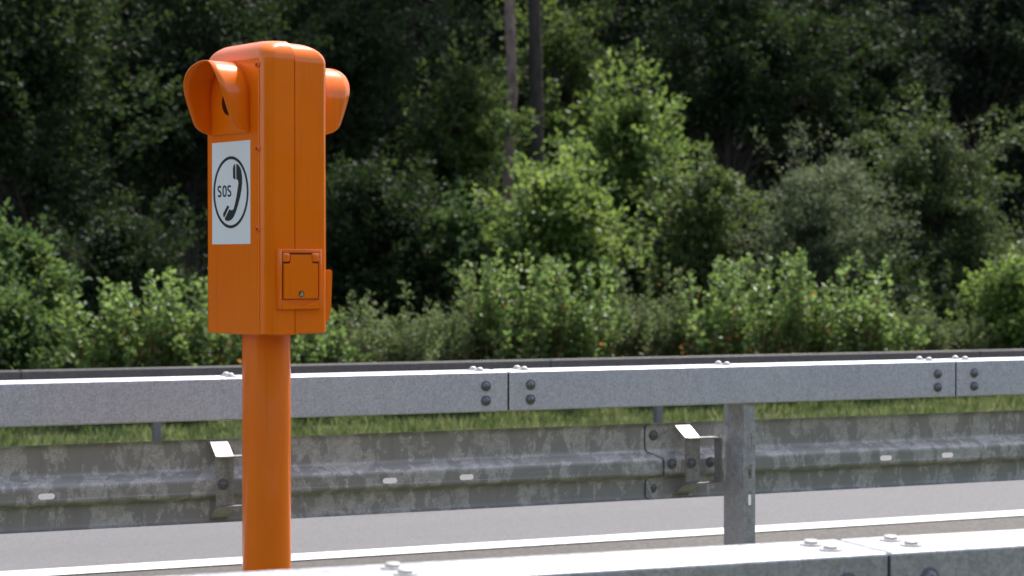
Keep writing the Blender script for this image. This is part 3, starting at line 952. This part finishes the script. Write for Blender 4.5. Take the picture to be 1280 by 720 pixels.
def crown_tree(name, label, px, q, ytop, wpx, mat, bark, ybot=None, clumps=60, per=260, leaf=0.075, asp=0.6, clump_r=0.33, cat='tree', group=None, flat=0.7, tone=0.5, droop=0.1, cone=0.0, trunk_r=0.07, lean=0.0, inner=0.35, up=0.7, depth=0.8, seedv=0):
    random.seed(seedv + int(px * 7 + ytop)); 
    x, y, htop = px_at(px, q, ytop)
    z0 = gz(q)
    Z = y
    rx = wpx / 2 / F * Z
    ry = rx * depth
    zt = htop - z0
    zb = 0.05 * zt if ybot is None else max(0.15, HC + (328 - ybot) / F * Z - z0)
    root = empty(name, (x, y, z0)); tag(root, label, cat, group)
    cz = (zt + zb) / 2; rz = (zt - zb) / 2
    bm = bmesh.new()
    # trunk
    tp = [(0, 0, -0.1)]
    hx, hy = random.uniform(-0.2, 0.2) * rx, random.uniform(-0.2, 0.2) * ry
    for i in range(1, 6):
        u = i / 5
        tp.append((hx * u + lean * u + random.gauss(0, 0.03), hy * u + random.gauss(0, 0.03), zt * 0.88 * u))
    add_tube(bm, tp, [trunk_r * (1 - 0.85 * i / 5) + 0.008 for i in range(6)], 8)
    Ps, Ds, Ls, Ts = [], [], [], []
    lobes = [(Vector((random.uniform(-.55, .55), random.uniform(-.5, .5), random.uniform(-.6, .5))), random.uniform(0.38, 0.62)) for _ in range(6)] + [(Vector((0, 0, .42)), .5), (Vector((-.1, 0, -.35)), .75)]
    for c in range(clumps):
        # centre within the crown volume, favouring the outside
        while True:
            v = Vector((random.uniform(-1, 1), random.uniform(-1, 1), random.uniform(-1, 1)))
            if v.length < 1 and v.length > inner * random.random(): break
        lc, lr = lobes[c % len(lobes)]
        v = lc + v * lr
        wscale = 1 - cone * max(0, (v.z + 0.2)) / 1.2
        jag = random.uniform(0.72, 1.10) if c % 4 else random.uniform(1.0, 1.28)
        cc = Vector((v.x * rx * wscale * jag + lean * (cz + v.z * rz) / zt, v.y * ry * wscale * jag, cz + v.z * rz * 0.93))
        cr = clump_r * (random.uniform(0.6, 1.25) if c % 4 else random.uniform(0.4, 0.75))
        # limb from the trunk
        if c % 2 == 0:
            hz = max(0.15, cc.z - random.uniform(0.3, 0.9) * max(rx, 0.5))
            u = min(hz / (zt * 0.88), 1)
            s = Vector((hx * u + lean * u, hy * u, hz))
            mid = (s + cc) / 2 + Vector((0, 0, random.uniform(-0.08, 0.12)))
            add_tube(bm, [s, mid, cc], [trunk_r * 0.35 * (1.1 - u * 0.6), trunk_r * 0.22, 0.006], 5)
        n = int(per * random.uniform(0.6, 1.3) * (cr / clump_r) ** 2)
        g_ = RNG.normal(size=(n, 3)); g_ = unit(g_) * (RNG.random((n, 1)) ** 0.45)
        p = np.array(cc) + g_ * cr * np.array([1, 1, flat])
        # keep clump as little twig sprays: quantise some leaves around twig tips
        k = max(3, n // 22)
        tips = unit(RNG.normal(size=(k, 3))) * cr * np.array([1, 1, flat]) * (0.55 + 0.6 * RNG.random((k, 1)))
        which = RNG.integers(0, k, n)
        m_ = RNG.random(n) < 0.62
        fr = RNG.random((n, 1)) ** 0.6
        q_ = np.array(cc) + tips[which] * fr + RNG.normal(size=(n, 3)) * leaf * 0.55
        p[m_] = q_[m_]
        out = unit(p - np.array(cc))
        d = out + RNG.normal(size=(n, 3)) * 0.7 + np.array([0, 0, -droop])
        Ps.append(p); Ds.append(d)
        Ls.append(leaf * (0.65 + 0.7 * RNG.random(n)))
        Ts.append(tones(n, tone + random.uniform(-0.22, 0.22), 0.11))
    # loose sprays break the outline of the crown
    for c in range(int(clumps * 0.55)):
        a = random.uniform(0, 6.283); zz = random.uniform(-0.7, 1.0)
        k = math.sqrt(max(0.02, 1 - zz * zz)); ws = 1 - cone * max(0, zz + 0.2) / 1.2
        s0 = np.array([math.cos(a) * k * rx * ws * 0.72 + lean * 0.5, math.sin(a) * k * ry * ws * 0.72, cz + zz * rz * 0.78])
        dr = np.array([math.cos(a) * k, math.sin(a) * k, 0.55 + 0.6 * max(0, zz) - droop]); dr /= np.linalg.norm(dr)
        ln = random.uniform(0.35, 0.75) * max(0.6, rx)
        n = int(55 * ln / leaf * 0.09)
        u = RNG.random((n, 1)) ** 0.8
        p = s0 + dr * ln * u - np.array([0, 0, 1]) * droop * 0.5 * ln * u ** 2 + RNG.normal(size=(n, 3)) * leaf * (1.15 - 0.7 * u)
        add_tube(bm, [Vector(s0), Vector(s0 + dr * ln * 0.9 - np.array([0, 0, 1]) * droop * 0.4 * ln)], [0.008, 0.002], 4)
        Ps.append(p); Ds.append(np.tile(dr, (n, 1)) + RNG.normal(size=(n, 3)) * 0.8)
        Ls.append(leaf * (0.65 + 0.6 * RNG.random(n)))
        Ts.append(tones(n, tone + random.uniform(-0.1, 0.25), 0.11))
    tr_ = from_bm('trunk', bm, bark, root); auto_smooth(tr_, 60)
    P = np.concatenate(Ps); D = np.concatenate(Ds); L = np.concatenate(Ls); T = np.concatenate(Ts)
    leaf_object('crown', P, D, L, L * asp, T, mat, root, up=up)
    return root

HQ = 17.4
B, Nw, Lm = M['leaf_broad'], M['leaf_narrow'], M['leaf_lime']
hedge = [
    # px, ytop, q, rad, kind, label
    (136, 362, 17.2, 0.34, 'b', 'bright leafy shrub with bare stems at the far left end of the hedge'),
    (185, 350, 17.4, 0.42, 'b', 'broad-leaved hedge shrub, second from the left end'),
    (245, 348, 17.4, 0.42, 'b', 'hedge shrub half hidden by the left edge of the orange phone box'),
    (330, 380, 17.5, 0.42, 'b', 'hedge shrub hidden behind the phone box, its foot showing below the box'),
    (398, 385, 17.3, 0.36, 'b', 'low hedge shrub peeking out just right of the phone box bottom'),
    (447, 372, 17.5, 0.40, 'g', 'grey-green loose hedge shrub a little right of the phone box'),
    (510, 362, 17.5, 0.46, 'n', 'fine-leaved hedge shrub between the phone box and the tall pointed shoots'),
    (570, 345, 17.6, 0.46, 'n', 'fine-leaved hedge shrub just left of the tallest pointed shoot'),
    (622, 330, 17.3, 0.40, 't', 'hedge shrub with a tall pointed shoot below the two bare trunks'),
    (672, 328, 17.4, 0.40, 't', 'hedge shrub with thin pointed shoots, right next to the tallest one'),
    (728, 336, 17.4, 0.44, 'b', 'hedge shrub with orange-brown dead leaves low down, at the middle of the hedge'),
    (790, 338, 17.6, 0.46, 'n', 'dull fine-leaved hedge shrub with a dark foot, right of the middle'),
    (835, 342, 17.7, 0.42, 'n', 'dull fine-leaved hedge shrub directly above the bracket of the middle rail'),
    (885, 334, 17.3, 0.44, 'b', 'glossy hedge shrub above the rail post'),
    (942, 325, 17.4, 0.44, 't', 'tallest glossy shrub in the right half of the hedge'),
    (1000, 330, 17.4, 0.44, 'b', 'glossy hedge shrub with brown stems, right of the tallest one'),
    (1060, 330, 17.4, 0.44, 'b', 'glossy yellow-tipped hedge shrub beside the darker low ones'),
    (1108, 352, 17.5, 0.38, 'b', 'last glossy hedge shrub before the darker low ones'),
    (1150, 362, 17.7, 0.46, 'n', 'dark low hedge shrub with fine leaves left of the lower right gap'),
    (1205, 362, 17.8, 0.46, 'n', 'dark low hedge shrub next to the lime-coloured bush'),
]
for px, yt, q, rad, kd, lab in hedge:
    x, y, h = px_at(px, q, yt)
    h += 0.02
    kw = dict(shoots=50, per=60, leaf=0.074, asp=0.62, tall=0.22, mat=B, brown=0.05)
    if kd == 'n': kw = dict(shoots=66, per=110, leaf=0.058, asp=0.38, mat=Nw, brown=0.02, tall=0.06, lean=0.5)
    if kd == 'g': kw = dict(shoots=40, per=60, leaf=0.065, asp=0.40, mat=Nw, brown=0.01, tall=0.2, lean=0.5, tone=0.75)
    if kd == 't': kw = dict(shoots=46, per=60, leaf=0.072, asp=0.62, mat=B, brown=0.06, tall=0.28)
    shoot_shrub('hedge_shrub', lab, x, y, -0.12, h, rad, **kw)

BD = M['bark_dark']
T_ = crown_tree
G1 = None
# bushes right behind the hedge and the row of young trees
T_('bush', 'big mid-green bush filling the left edge of the photo beside the hedge end', 8, 18.6, 275, 130, M['leaf_mid'], BD, clumps=120, per=330, leaf=0.075, clump_r=0.30, cat='bush', tone=0.6)
T_('bush', 'lower bush at the left edge standing in front of the big mid-green one', 12, 17.6, 350, 110, M['leaf_mid'], BD, clumps=60, per=260, leaf=0.065, clump_r=0.24, cat='bush')
T_('bush', 'dark shaded bush above the left end of the hedge', 165, 21.5, 265, 230, M['leaf_dark'], BD, clumps=90, per=300, clump_r=0.36, cat='bush')
T_('bush', 'dark shaded bush just right of the phone box above the hedge', 470, 22.5, 200, 230, M['leaf_dark'], BD, clumps=110, per=300, clump_r=0.38, cat='bush')
T_('young_tree', 'young tree with bright clumped leaves and a pointed top, right of the two trunks', 782, 23.5, 80, 185, M['leaf_lime'], BD, clumps=190, per=120, leaf=0.095, clump_r=0.21, cone=0.5, tone=0.32, cat='tree', flat=0.6, trunk_r=0.05)
T_('bush', 'sunlit yellow-green bush at the centre, below the two trunks', 712, 21.2, 205, 195, M['leaf_lime'], BD, ybot=400, clumps=150, per=170, leaf=0.085, clump_r=0.24, cat='bush', tone=0.5, flat=0.6)
T_('bush', 'shaded green bush between the dark one and the sunlit centre bush', 600, 21.8, 235, 190, M['leaf_mid'], BD, clumps=70, per=260, clump_r=0.32, cat='bush', tone=0.35)
T_('bush', 'green bush with pale tips right of the bright young tree', 880, 21.8, 185, 170, M['leaf_olive'], BD, clumps=80, per=260, leaf=0.080, clump_r=0.30, cat='bush', tone=0.6)
T_('bush', 'grey-green feathery bush in layers, right of centre', 1010, 20.8, 168, 215, M['leaf_grey'], BD, clumps=120, per=300, leaf=0.070, asp=0.30, clump_r=0.32, cat='bush', flat=0.38, tone=0.5, up=1.2)
T_('bush', 'large rounded olive-green bush on the right', 1178, 22.0, 132, 260, M['leaf_olive'], BD, clumps=150, per=320, leaf=0.075, asp=0.42, clump_r=0.34, cat='bush', flat=0.45, tone=0.35, cone=0.2, droop=0.5)
T_('bush', 'lime-coloured bush in the lower right corner at the end of the hedge', 1268, 17.6, 322, 115, M['leaf_lime'], BD, clumps=60, per=260, leaf=0.070, clump_r=0.22, cat='bush', tone=0.5)
T_('bush', 'dark bush in the gap under the olive-green bush', 1110, 19.6, 315, 150, M['leaf_dark'], BD, clumps=60, per=260, leaf=0.07, clump_r=0.30, cat='bush')
# taller trees behind
T_('tree', 'sunlit tree with thin foliage just left of the two bare trunks', 575, 28, 52, 190, M['leaf_mid'], BD, clumps=110, per=240, leaf=0.09, clump_r=0.34, tone=0.8, cone=0.3)
T_('tree', 'hazy green tree seen between and behind the two bare trunks', 690, 33, -30, 230, M['leaf_mid'], BD, clumps=130, per=220, leaf=0.10, clump_r=0.42, tone=0.85)
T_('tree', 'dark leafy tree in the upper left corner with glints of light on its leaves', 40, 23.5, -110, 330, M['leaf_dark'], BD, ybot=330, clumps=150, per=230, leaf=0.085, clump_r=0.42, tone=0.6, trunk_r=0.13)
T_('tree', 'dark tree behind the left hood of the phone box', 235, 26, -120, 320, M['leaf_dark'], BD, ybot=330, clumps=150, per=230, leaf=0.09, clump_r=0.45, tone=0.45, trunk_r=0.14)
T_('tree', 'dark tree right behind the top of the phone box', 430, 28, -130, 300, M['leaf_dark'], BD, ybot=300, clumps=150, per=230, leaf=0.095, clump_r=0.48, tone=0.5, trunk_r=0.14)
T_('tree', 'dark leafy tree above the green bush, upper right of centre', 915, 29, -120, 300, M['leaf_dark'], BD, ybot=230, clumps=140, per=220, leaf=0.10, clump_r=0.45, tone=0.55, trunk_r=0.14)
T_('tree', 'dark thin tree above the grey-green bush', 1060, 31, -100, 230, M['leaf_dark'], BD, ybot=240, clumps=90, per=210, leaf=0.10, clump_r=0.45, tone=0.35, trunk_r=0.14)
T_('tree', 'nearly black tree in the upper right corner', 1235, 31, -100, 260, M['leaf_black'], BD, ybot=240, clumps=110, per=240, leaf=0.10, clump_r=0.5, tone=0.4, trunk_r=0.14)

def tall_tree(label, px0, px1, q, wpx, mat, seedv):
    random.seed(seedv)
    x0, y0, _ = px_at(px0, q)
    x1 = x0 + (px1 - px0) / F * y0 / 6.2 * 14
    root = empty('pine_tree', (x0, y0, gz(q))); tag(root, label, 'tree', 'tall trunks rising out of the bushes')
    bm = bmesh.new()
    r = wpx / 2 / F * y0
    H = 14.0
    pts = [((x1 - x0) * (i / 10) + random.gauss(0, 0.025), random.gauss(0, 0.03), H * i / 10) for i in range(11)]
    add_tube(bm, pts, [r * (1.12 - 0.75 * i / 10) for i in range(11)], 16)
    for k in range(16):
        hz = random.uniform(8.2, 13.6); a = random.uniform(0, 6.28); ln = random.uniform(1.0, 2.0) * (1 - (hz - 8) / 9)
        bx = (x1 - x0) * hz / H
        add_tube(bm, [(bx, 0, hz), (bx + math.cos(a) * ln * .6, math.sin(a) * ln * .6, hz + .15), (bx + math.cos(a) * ln, math.sin(a) * ln, hz + .5)], [0.045, 0.03, 0.01], 6)
    auto_smooth(from_bm('trunk', bm, mat, root), 60)
    Ps, Ds = [], []
    for k in range(44):
        hz = random.uniform(8.8, 14.4); a = random.uniform(0, 6.28); rr = random.uniform(0.2, 1.9) * (1 - (hz - 8) / 9)
        c = np.array([(x1 - x0) + math.cos(a) * rr, math.sin(a) * rr, hz])
        p = c + unit(RNG.normal(size=(260, 3))) * RNG.random((260, 1)) ** .5 * np.array([.5, .5, .25])
        Ps.append(p); Ds.append(p - c + RNG.normal(size=(260, 3)) * .3)
    P = np.concatenate(Ps); D = np.concatenate(Ds); n = len(P)
    leaf_object('crown', P, D, np.full(n, 0.12), np.full(n, 0.035), tones(n, .4, .15), M['leaf_dark'], root)
tall_tree('left, straighter one of the two bare trunks above the centre', 636, 637, 30, 15, M['bark'], 3)
tall_tree('right, thicker one of the two bare trunks above the centre', 676, 664, 29, 19, M['bark_dark'], 5)
tall_tree('single reddish trunk at the top edge right of the bright tree', 917, 917, 34, 17, M['bark'], 9)

# the wood behind: one mass nobody could count
def wood():
    root = empty('woodland', road(2, 36)); root.rotation_euler = (0, 0, YAW)
    tag(root, 'dense shaded wood closing the view behind the bushes', 'woodland', kind='stuff')
    rnd = random.Random(5)
    Ps, Ds, Ls, Ts = [], [], [], []
    for c in range(2600):
        t = rnd.uniform(-7, 40); d = rnd.uniform(-2.0, 12)
        h = rnd.uniform(0.0, 11.5)
        cr = rnd.uniform(0.5, 1.0)
        # leave a few darker openings
        if rnd.random() < 0.30 and h < 7 and math.sin(t * 0.9) + math.sin(t * 0.37 + h) > 0.7: continue
        n = int(150 * cr * cr)
        cc = np.array([t, d, h + max(0, 0.58 * d)])
        g_ = unit(RNG.normal(size=(n, 3))) * RNG.random((n, 1)) ** 0.5
        p = cc + g_ * cr * np.array([1, 1, 0.6])
        Ps.append(p); Ds.append(g_ + RNG.normal(size=(n, 3)) * 0.6)
        Ls.append(0.20 * (0.7 + 0.6 * RNG.random(n)))
        Ts.append(tones(n, 0.4 + rnd.uniform(-0.25, 0.3), 0.12))
    # canopy lid so the inside stays in the shade
    for c in range(1500):
        t = rnd.uniform(-14, 50); d = rnd.uniform(-1.5, 36)
        if 11 < t < 21 and d < 13: continue
        n = 110
        cc = np.array([t, d, rnd.uniform(9.5, 12.5) + 0.5 * max(0, d - 2)])
        g_ = unit(RNG.normal(size=(n, 3))) * RNG.random((n, 1)) ** 0.5
        p = cc + g_ * 1.2 * np.array([1, 1, 0.4])
        Ps.append(p); Ds.append(g_ + RNG.normal(size=(n, 3)) * 0.6)
        Ls.append(0.34 * (0.7 + 0.6 * RNG.random(n)))
        Ts.append(tones(n, 0.4, 0.15))
    P = np.concatenate(Ps); D = np.concatenate(Ds); L = np.concatenate(Ls); T = np.concatenate(Ts)
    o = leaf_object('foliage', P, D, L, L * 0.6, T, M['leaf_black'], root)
    bm = bmesh.new()
    for k in range(60):
        t = rnd.uniform(-7, 40); d = rnd.uniform(0, 12)
        add_tube(bm, [(t, d, -0.5), (t + rnd.uniform(-.2, .2), d, 6), (t + rnd.uniform(-.5, .5), d, 13)], [0.16, 0.12, 0.06], 8)
    from_bm('trunks', bm, M['bark_dark'], root)
wood()

# trees on the near side of the lane, behind the camera: they stand in the reflections of the paint
def wood_behind():
    rnd = random.Random(8)
    Ps, Ds, Ls, Ts = [], [], [], []
    for c in range(1500):
        t = rnd.uniform(-34, 70); q = rnd.uniform(-19, -13) + 0.12 * max(0, t - 15); h = rnd.uniform(0.2, 6.6 + math.sin(t * 0.7) * 0.9)
        p0 = road(t, q, h); cr = rnd.uniform(0.7, 1.2); n = 70
        g_ = unit(RNG.normal(size=(n, 3))) * RNG.random((n, 1)) ** 0.5
        Ps.append(np.array(p0) + g_ * cr * np.array([1, 1, 0.7])); Ds.append(g_ + RNG.normal(size=(n, 3)) * 0.5)
        Ls.append(0.42 * (0.7 + 0.6 * RNG.random(n))); Ts.append(tones(n, 0.4 + rnd.uniform(-0.2, 0.2), 0.12))
    P = np.concatenate(Ps); D = np.concatenate(Ds); L = np.concatenate(Ls); T = np.concatenate(Ts)
    o = leaf_object('woodland', P, D, L, L * 0.7, T, M['leaf_olive'], None)
    tag(o, 'woodland edge on the near side of the road, behind the photographer', 'woodland', kind='stuff')
wood_behind()

# grass strip seen in the slit between the beam and the panel
def grass():
    n = 110000
    t = RNG.uniform(-8, 16, n); q = 13.0 + RNG.random(n) * 5.0
    clump = np.sin(t * 5.1 + q * 3) + np.sin(t * 2.3 - q * 4.7)
    keep = clump > -1.0 + RNG.random(n) * 0.8
    t, q, clump = t[keep], q[keep], clump[keep]
    n = len(t)
    z = np.where(q < 15, -0.06 * (q - 13), -0.12) - 0.005
    P = np.stack([t * RX - q * RY, t * RY + q * RX, z], axis=1)
    a = RNG.random(n) * 6.28
    D = np.stack([np.cos(a) * 0.45, np.sin(a) * 0.45, np.ones(n)], axis=1)
    L = (0.07 + 0.09 * RNG.random(n)) * (0.8 + 0.2 * clump)
    o = leaf_object('grass', P, D, L, np.full(n, 0.012), tones(n, 0.42 + 0.15 * clump, 0.28), M['grass'], None, up=0.0)
    tag(o, 'uneven green grass on the verge beyond the lane, seen in the slit under the box beam', 'grass', kind='stuff')
grass()
print('polys', sum(len(o.data.polygons) for o in bpy.data.objects if o.type == 'MESH'))
